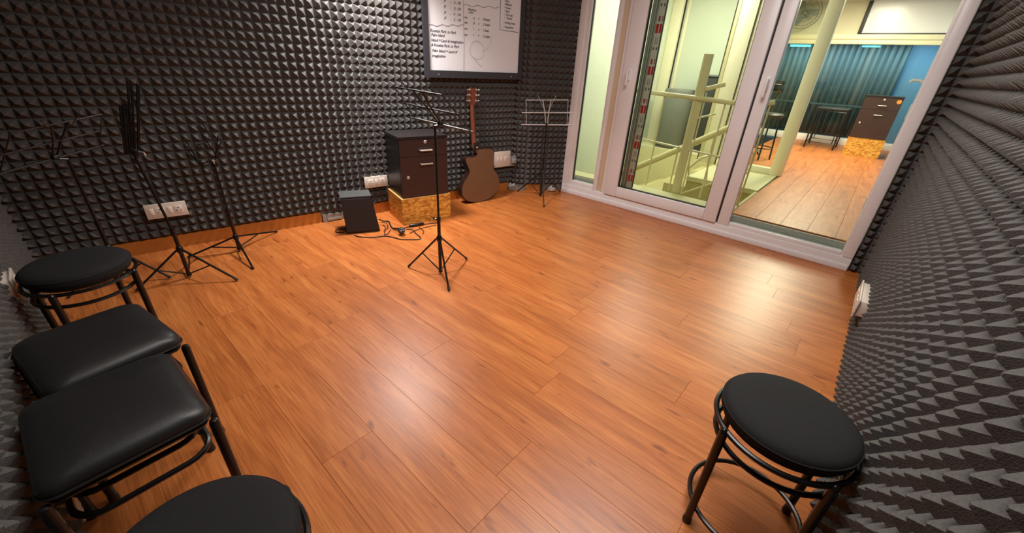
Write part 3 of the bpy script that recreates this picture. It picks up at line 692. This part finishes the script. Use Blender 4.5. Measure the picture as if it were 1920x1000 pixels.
# speaker
so = Vector((-2.78, 1.33, 0)); SU = Vector((.108, .221, 0)).normalized(); SN = Vector((SU.y, -SU.x, 0))
spk = thing('wedge_speaker', 'small black wedge speaker with grey top on the floor by the back wall', 'speaker', so)
def sp_pt(u, d, z): return SU*u + SN*d + Z*z
fl, frr, tl_, tr_ = (-.03, .0, 0), (.216, .0, 0), (-.045, -.02, .285), (.17, -.02, .285)
body = MB().add([sp_pt(-.03, -.012, 0), sp_pt(.216, -.012, 0), sp_pt(.214, -.19, 0), sp_pt(-.03, -.19, 0),
                 sp_pt(-.045, -.03, .284), sp_pt(.178, -.03, .284), sp_pt(.170, -.19, .284), sp_pt(-.045, -.19, .284)],
                [(0, 1, 5, 4), (1, 2, 6, 5), (2, 3, 7, 6), (3, 0, 4, 7), (4, 5, 6, 7), (3, 2, 1, 0)]).build('body', M['black_metal'], spk, smooth=False)
MB().add([sp_pt(-.026, -.012, .022), sp_pt(.208, -.012, .022), sp_pt(.174, -.028, .276), sp_pt(-.040, -.028, .276),
          sp_pt(-.026, .002, .022), sp_pt(.208, .002, .022), sp_pt(.174, -.016, .276), sp_pt(-.040, -.016, .276)],
         [(4, 5, 6, 7), (0, 4, 7, 3), (1, 2, 6, 5), (0, 1, 5, 4), (2, 3, 7, 6), (3, 2, 1, 0)]).build('grille', M['speaker'], spk, smooth=False)
MB().add([sp_pt(-.046, -.024, .284), sp_pt(.179, -.024, .284), sp_pt(.171, -.192, .284), sp_pt(-.046, -.192, .284),
          sp_pt(-.046, -.024, .291), sp_pt(.179, -.024, .291), sp_pt(.171, -.192, .291), sp_pt(-.046, -.192, .291)],
         [(4, 5, 6, 7), (0, 1, 5, 4), (1, 2, 6, 5), (2, 3, 7, 6), (3, 0, 4, 7), (3, 2, 1, 0)]).build('top_panel', M['speaker_top'], spk, smooth=False)
MB().tube([sp_pt(.180, -.07, .205), sp_pt(.206, -.075, .215), sp_pt(.206, -.13, .215), sp_pt(.180, -.135, .205)], .007, 8).build('handle', M['black_metal'], spk)
for u, d in ((-.02, -.03), (.19, -.03), (-.02, -.17), (.19, -.17)):
    pass

# cables on the floor
def cable(label, pts, r=.0038, extra=None):
    pts = [Vector((*p, r+.0005)) if len(p) == 2 else Vector(p) for p in pts]; out = []
    k = len(pts)
    for i in range(k-1):
        p0, p1, p2, p3 = pts[max(i-1, 0)], pts[i], pts[i+1], pts[min(i+2, k-1)]
        for j in range(5):
            t = j/5; out.append(.5*((2*p1) + (-p0+p2)*t + (2*p0-5*p1+4*p2-p3)*t*t + (-p0+3*p1-3*p2+p3)*t**3))
    out.append(pts[-1]); c0 = pts[0].copy(); c0.z = 0
    t = thing('cable', label, 'cable', c0, group='black cables on the floor')
    MB().tube([p-c0 for p in out], r, 6).build('cord', M['cable'], t); return t, c0
cable('black cable looping out on the left side of the black speaker', [(-2.88, 1.36), (-2.93, 1.315), (-2.925, 1.28), (-2.885, 1.262), (-2.84, 1.30)])
t, c0 = cable('black cable running in front of the speaker and doubling back at the tripod', [(-2.74, 1.335), (-2.692, 1.345), (-2.613, 1.408), (-2.575, 1.494), (-2.499, 1.531), (-2.442, 1.549), (-2.39, 1.60), (-2.354, 1.648), (-2.368, 1.679), (-2.438, 1.695), (-2.544, 1.726), (-2.585, 1.70)])
cable('black cable bundle from speaker to the chipboard box corner', [(-2.86, 1.62, .03), (-2.85, 1.66), (-2.82, 1.685), (-2.75, 1.655), (-2.70, 1.635), (-2.66, 1.625)], .0055)
cable('thin black cable curling between the speaker and the cable bundle', [(-2.785, 1.61, .004), (-2.75, 1.605), (-2.70, 1.575), (-2.63, 1.525), (-2.60, 1.51), (-2.60, 1.535), (-2.66, 1.60)], .003)
cable('thin black cable crossing behind the loop near the speaker', [(-2.80, 1.61, .02), (-2.775, 1.63, .02), (-2.74, 1.625, .02), (-2.70, 1.60, .014), (-2.66, 1.54, .009)], .003)
t, c0 = cable('black cable with inline transformer lying before the chipboard box', [(-2.66, 1.625, .012), (-2.62, 1.69), (-2.615, 1.74), (-2.60, 1.80), (-2.575, 1.88), (-2.53, 1.99)], .0038)
MB().tube([Vector((-2.612, 1.745, .014))-c0, Vector((-2.606, 1.76, .014))-c0, Vector((-2.578, 1.85, .014))-c0, Vector((-2.573, 1.865, .014))-c0], [.006, .0125, .0125, .006], 10).build('transformer', M['black_metal'], t)
cable('thin black cable from the plug towards the central music stand', [(-2.495, 1.665), (-2.515, 1.728), (-2.52, 1.824), (-2.501, 1.936)], .003)
cable('short black cable end hooked in front of the inline transformer', [(-2.56, 1.805), (-2.49, 1.785), (-2.45, 1.77), (-2.419, 1.733)], .003)
pl_ = thing('power_plug', 'black round three-pin plug lying on the floor among the cables', 'plug', (-2.53, 1.615, 0))
MB().lathe([(.024, 0), (.027, .006), (.027, .022), (.022, .032), (0, .033)], (0, 0, .0275), 20, (.72, -.30, .5)).build('body', M['cable'], pl_)
ax = Vector((.72, -.30, .5)).normalized(); uu = ax.orthogonal().normalized(); vv = ax.cross(uu)
for k in range(3):
    a = R(120*k+40); MB().lathe([(.0045, 0), (.0045, .016), (.002, .019)], Vector((0, 0, .0275))+ax*.032+(uu*math.cos(a)+vv*math.sin(a))*.011, 8, ax).build('pin', M['steel'], pl_)
MB().tube([(-.02, .01, .014), (-.07, .02, .02), (-.10, .01, .013), (-.13, .01, .007)], [.009, .010, .007, .004], 8).build('strain_relief', M['cable'], pl_)

# crumpled wrap and grey bundle in the corner
def crumple(name, label, cat, c, sx, sy, sz, m, seed):
    rnd = random.Random(seed); bm = bmesh.new(); bmesh.ops.create_icosphere(bm, subdivisions=3, radius=1)
    for v in bm.verts:
        f = 1+.28*math.sin(v.co.x*5+seed)+.22*math.sin(v.co.y*7+v.co.z*4+seed)+rnd.uniform(-.12, .12)
        v.co = Vector((v.co.x*sx*f, v.co.y*sy*f, max(0, (v.co.z*.5+.5)*sz*f)))
    me = bpy.data.meshes.new(name); bm.to_mesh(me); bm.free(); me.materials.append(m)
    o = bpy.data.objects.new(name, me); COL.objects.link(o); o.location = c; tag(o, label, cat)
crumple('plastic_wrap', 'crumpled clear plastic wrap on the floor in the window corner behind the stand', 'wrap', (-2.478, 3.52, .001), .04, .03, .045, M['plastic_wrap'], 3)
crumple('grey_bag', 'small dull grey bag on the floor in the corner between guitar and music stand', 'bag', (-2.765, 3.19, .001), .034, .034, .07, M['grey_plastic'], 5)

# ------------------------------------------------------------------ music stands
def music_stand(label, c, hubz, topz, feet, desk=None, mats=None, joint=None, lower_top=None, folded=None, leg_r=.0062, lean=(0, 0)):
    LN = Vector((lean[0], lean[1], 0))
    c = Vector((c[0], c[1], 0)); t = thing('music_stand', label, 'music stand', c, group='folding wire music stands')
    bm_, wm = mats or (M['black_metal'], M['black_wire'])
    lt = lower_top or hubz+.12
    MB().tube([(0, 0, .018), (0, 0, lt)], .0105, 10).build('lower_tube', bm_, t)
    MB().tube([Vector((0, 0, lt-.01)), Vector((0, 0, topz))+LN], .0068, 8).build('upper_tube', bm_, t)
    MB().lathe([(.012, -.02), (.017, -.012), (.017, .012), (.012, .02)], (0, 0, hubz), 12).build('hub', bm_, t)
    MB().lathe([(.013, 0), (.013, .025)], (0, 0, lt-.02), 10).build('collar', bm_, t)
    MB().tube([(0, 0, lt-.008), (-.022, -.012, lt-.008), (-.03, -.016, lt-.0)], [.004, .004, .008], 8).build('thumb_screw', bm_, t)
    MB().lathe([(.012, 0), (.014, .006), (.012, .016)], (0, 0, .012), 10).build('end_cap', bm_, t)
    for fx, fy in feet:
        f = Vector((fx, fy, 0))-c; rd = f.normalized()
        a = rd*.016+Z*hubz; b = Vector((f.x, f.y, .008)); p = a.lerp(b, .5)
        lg = MB().tube([a, b], leg_r, 8).build('leg', bm_, t)
        MB().tube([b-(b-a).normalized()*.025, b], .0078, 8).build('rubber_foot', M['cable'], lg)
        MB().tube([rd*.012+Z*.03, p], .0042, 6).build('brace', bm_, t)
    if desk:
        Mp, v, u, h, w, wt, wmid, col = desk
        Mp = Vector(Mp)-c; v = Vector(v).normalized(); u = Vector(u).normalized(); nrm = v.cross(u)
        if col is None: col = wm
        pin = Vector((0, 0, topz)); MB().tube([pin, pin.lerp(Mp, .7), Mp+u*.02], .007, 8).build('bracket', bm_, t)
        MB().lathe([(.012, -.012), (.014, 0), (.012, .012)], Mp+u*.01, 10, v).build('pivot', bm_, t)
        MB().tube([Mp-v*w, Mp+v*w], .0058, 8).build('tray_bar', M['tray'] if col is wm else col, t)
        MB().tube([Mp+u*h*.5-v*wmid, Mp+u*h*.5+v*wmid], .004, 8).build('middle_bar', col, t)
        MB().tube([Mp+u*h-v*wt, Mp+u*h+v*wt], .004, 8).build('top_bar', col, t)
        wb_ = wt if col is M['silver_wire'] else w*.92
        for s in (-1, 1):
            MB().tube([Mp+v*s*wb_, Mp+u*h*.5+v*s*(wb_+wt)/2, Mp+u*h+v*s*wt], .003, 6).build('side_wire', col, t)
            MB().tube([Mp+v*s*.008+u*.005, Mp+u*h*.55+v*s*.02, Mp+u*h+v*s*.038], .005, 6).build('spine', col, t)
            cl = MB().tube([Mp+u*h*.5+v*s*.01, Mp+u*h*1.05+v*s*.07+nrm*.004, Mp+u*h*1.18+v*s*.085], .0022, 5).build('page_clip', col, t)
    if folded: folded(t, c, wm)
    return t
music_stand('black wire music stand standing alone in the middle of the floor', (-1.815, 1.425), .25, .918,
            [(-2.026, 1.324), (-1.852, 1.688), (-1.605, 1.318)],
            ((-1.791, 1.448, .928), (1, .02, -.022), (.03, -.66, .751), .23, .25, .188, .225, None), lower_top=.385)
music_stand('black music stand with silver wire desk in the window corner', (-2.431, 3.27), .25, .72,
            [(-2.704, 3.21), (-2.393, 3.573), (-2.197, 3.025)],
            ((-2.413, 3.246, .729), (.837, .543, .063), (.053, -.195, .979), .23, .25, .196, .24, M['silver_wire']), lower_top=.40)
music_stand('black music stand with open desk behind the farthest round stool, leftmost by the wall', (-3.03, .03), .20, .70,
            [(-2.86, .22), (-3.27, .06), (-2.95, -.20)],
            ((-3.021, -.014, .71), (-.582, .808, .089), (.545, .306, .781), .23, .25, .2, .23, M['black_metal']), lower_top=.36)
def fold_tall(t, c, wm):
    up = (Vector((.18, .98, 0))*.24+Z*.97).normalized(); ev = (Vector((.18, .98, 0))*.97-Z*.24).normalized()
    b = Z*.75+Vector((-.006, -.030, 0))
    for i, (e, z0, z1, r) in enumerate(((-.045, -.02, .215, .0055), (-.034, -.02, .225, .0055), (-.022, -.01, .225, .005), (-.010, .0, .335, .005), (.000, .0, .325, .005), (.016, .01, .33, .005), (.020, .05, .325, .0045))):
        MB().tube([b+ev*(e*.8)+up*z0, b+ev*(e if i < 3 else e*1.35)+up*z1], r, 6).build('folded_bar', wm, t)
    MB().tube([b+ev*.01, b+ev*.03+Vector((.015, 0, 0)), b+ev*.035-Z*.015], .004, 6).build('thumb_screw', M['steel'], t)
    MB().box(b-Z*.01, (.022, .022, .04), .005).build('pivot', M['black_metal'], t)
    MB().tube([b-ev*.04+up*.1, b+ev*.02+up*.13], .0045, 6).build('cross_bar', wm, t)
music_stand('tall black music stand with its desk folded upright, before the wide socket plate', (-2.797, .302), .185, .77,
            [(-2.563, .486), (-2.798, .056), (-3.05, .40)], folded=fold_tall, lower_top=.31, lean=(-.008, -.042))
def fold_loose(t, c, wm):
    ev = Vector((.18, .98, 0)); b = Z*.60
    prs = [((-.12, .12), (-.06, -.02)), ((-.10, .14), (-.075, .02)), ((-.05, .13), (.02, -.01)), ((-.03, .22), (.03, .03)), ((.0, .24), (.03, .14)), ((.06, .17), (.01, .02)), ((.075, .14), (.02, .06)), ((-.07, .03), (-.02, -.05)), ((-.12, .10), (.06, .15)), ((-.08, .0), (.06, .05))]
    for i, ((e0, z0), (e1, z1)) in enumerate(prs):
        MB().tube([b+ev*e0+Z*z0+BN*(.012*(i % 3)), b+ev*(e0+e1)/2+Z*(z0+z1)/2+BN*.012, b+ev*e1+Z*z1+BN*(.012*((i+1) % 3))], .0038, 6).build('folded_bar', wm, t)
    MB().lathe([(.012, 0), (.012, .03)], b-Z*.02, 10).build('pivot', M['black_metal'], t)
    MB().tube([b, b+BN*.03+Z*.01, b+BN*.035+Z*.03], [.004, .004, .007], 8).build('thumb_screw', M['alu'], t)
music_stand('black music stand with half folded wire desk, third from left by the back wall', (-3.0, .63), .105, .60,
            [(-2.657, .601), (-3.18, .94), (-3.10, .36)], folded=fold_loose, lower_top=.30)

# ------------------------------------------------------------------ stools
def round_stool():
    t = thing('round_stool', '', 'stool', group='round black stools')
    prof = [(0, .408), (.14, .408), (.154, .415), (.161, .430), (.1615, .444), (.157, .456), (.146, .464), (.12, .4695), (.07, .472), (0, .4725)]
    s = MB().lathe(prof, seg=48).build('seat', M['fabric'], t)
    MB().tube([(.1605*math.cos(R(7.5*k)), .1605*math.sin(R(7.5*k)), .448) for k in range(48)], .0024, 6, closed=True).build('seam', M['fabric'], s)
    MB().lathe([(0, .398), (.135, .398), (.14, .408), (0, .409)], seg=32).build('seat_board', M['cable'], t)
    ring = lambda r, z: [(r*math.cos(R(7.5*k)), r*math.sin(R(7.5*k)), z) for k in range(48)]
    MB().tube(ring(.166, .402), .0075, 8, closed=True).build('upper_ring', M['black_metal'], t)
    MB().tube(ring(.153, .345), .0075, 8, closed=True).build('middle_ring', M['black_metal'], t)
    MB().tube(ring(.155, .058), .0075, 8, closed=True).build('foot_ring', M['black_metal'], t)
    for k in range(4):
        a = R(90*k); ca, sa = math.cos(a), math.sin(a)
        lg = MB().tube([(.172*ca, .172*sa, .0), (.172*ca, .172*sa, .392), (.172*ca, .172*sa, .402), (.172*ca, .172*sa, .409), (.172*ca, .172*sa, .412)], [.0115, .0115, .0105, .007, .002], 12).build('leg', M['black_metal'], t)
        MB().lathe([(.0125, 0), (.0135, .004), (.0125, .022), (.0115, .026)], (.172*ca, .172*sa, 0), 12).build('rubber_foot', M['cable'], lg)
    return t
rs = round_stool(); rs.location = (.081, 1.083, 0); rs.rotation_euler = (0, 0, R(48)); rs['label'] = 'black round stool pressed against the right foam wall'
dup(rs, (-2.20, -.086, 0), R(-32), 'black round stool farthest from the camera, in front of the left music stand')
dup(rs, (-.632, -.060, 0), R(22), 'black round stool at the bottom edge next to the nearer leather stool')

def rrect(w, d, r, z, n=5):
    pts = []
    for cx, cy, a0 in ((w/2-r, d/2-r, 0), (-w/2+r, d/2-r, 90), (-w/2+r, -d/2+r, 180), (w/2-r, -d/2+r, 270)):
        for k in range(n+1): a = R(a0+90*k/n); pts.append((cx+r*math.cos(a), cy+r*math.sin(a), z))
    return pts
def square_stool():
    W, D = .35, .305
    t = thing('square_stool', '', 'stool', group='square black leather stools')
    vs = []; fs = []; lv = [(.02, .405, .03), (.002, .412, .035), (0, .424, .035), (.004, .437, .038), (.014, .447, .045), (.035, .4565, .055), (.07, .4645, .05), (.11, .469, .035), (.14, .470, .01)]
    n = None
    for ins, z, r in lv:
        p = rrect(W-2*ins, D-2*ins, min(r, (D-2*ins)*.45), z, 6); n = len(p); vs += p
    for i in range(len(lv)-1):
        for k in range(n): fs.append((i*n+k, i*n+(k+1) % n, (i+1)*n+(k+1) % n, (i+1)*n+k))
    fs.append(tuple(range(n))[::-1]); fs.append(tuple((len(lv)-1)*n+k for k in range(n)))
    s = MB().add(vs, fs).build('seat', M['leather'], t, ang=60)
    MB().tube(rrect(W+.001, D+.001, .035, .414, 5), .003, 6, closed=True).build('piping', M['leather'], s)
    MB().tube(rrect(W-.03, D-.03, .02, .396), .009, 8, closed=True).build('seat_frame', M['black_metal'], t)
    MB().tube(rrect(W-.07, D-.065, .05, .352), .0075, 8, closed=True).build('upper_rail', M['black_metal'], t)
    MB().tube(rrect(W-.045, D-.04, .06, .295), .0075, 8, closed=True).build('lower_rail', M['black_metal'], t)
    for sx in (-1, 1):
        MB().tube([(sx*.07, D/2-.03, .295), (sx*.07, D/2-.032, .396)], .006, 8).build('strut', M['black_metal'], t)
        for sy in (-1, 1):
            x, y = sx*(W/2-.006), sy*(D/2-.004)
            lg = MB().tube([(x, y, 0), (x, y, .392), (x, y, .400), (x, y, .403)], [.0115, .0115, .009, .003], 12).build('leg', M['black_metal'], t)
            MB().lathe([(.0125, 0), (.0135, .004), (.0125, .022), (.0115, .026)], (x, y, 0), 12).build('rubber_foot', M['cable'], lg)
    return t
ss = square_stool(); ss.location = (-1.55, -.096, 0); ss.rotation_euler = (0, 0, R(10)); ss['label'] = 'black leather square stool between the farthest round stool and another leather stool'
dup(ss, (-1.178, -.104, 0), R(3), 'black leather square stool nearest the camera, with glossy highlights on its front edge')
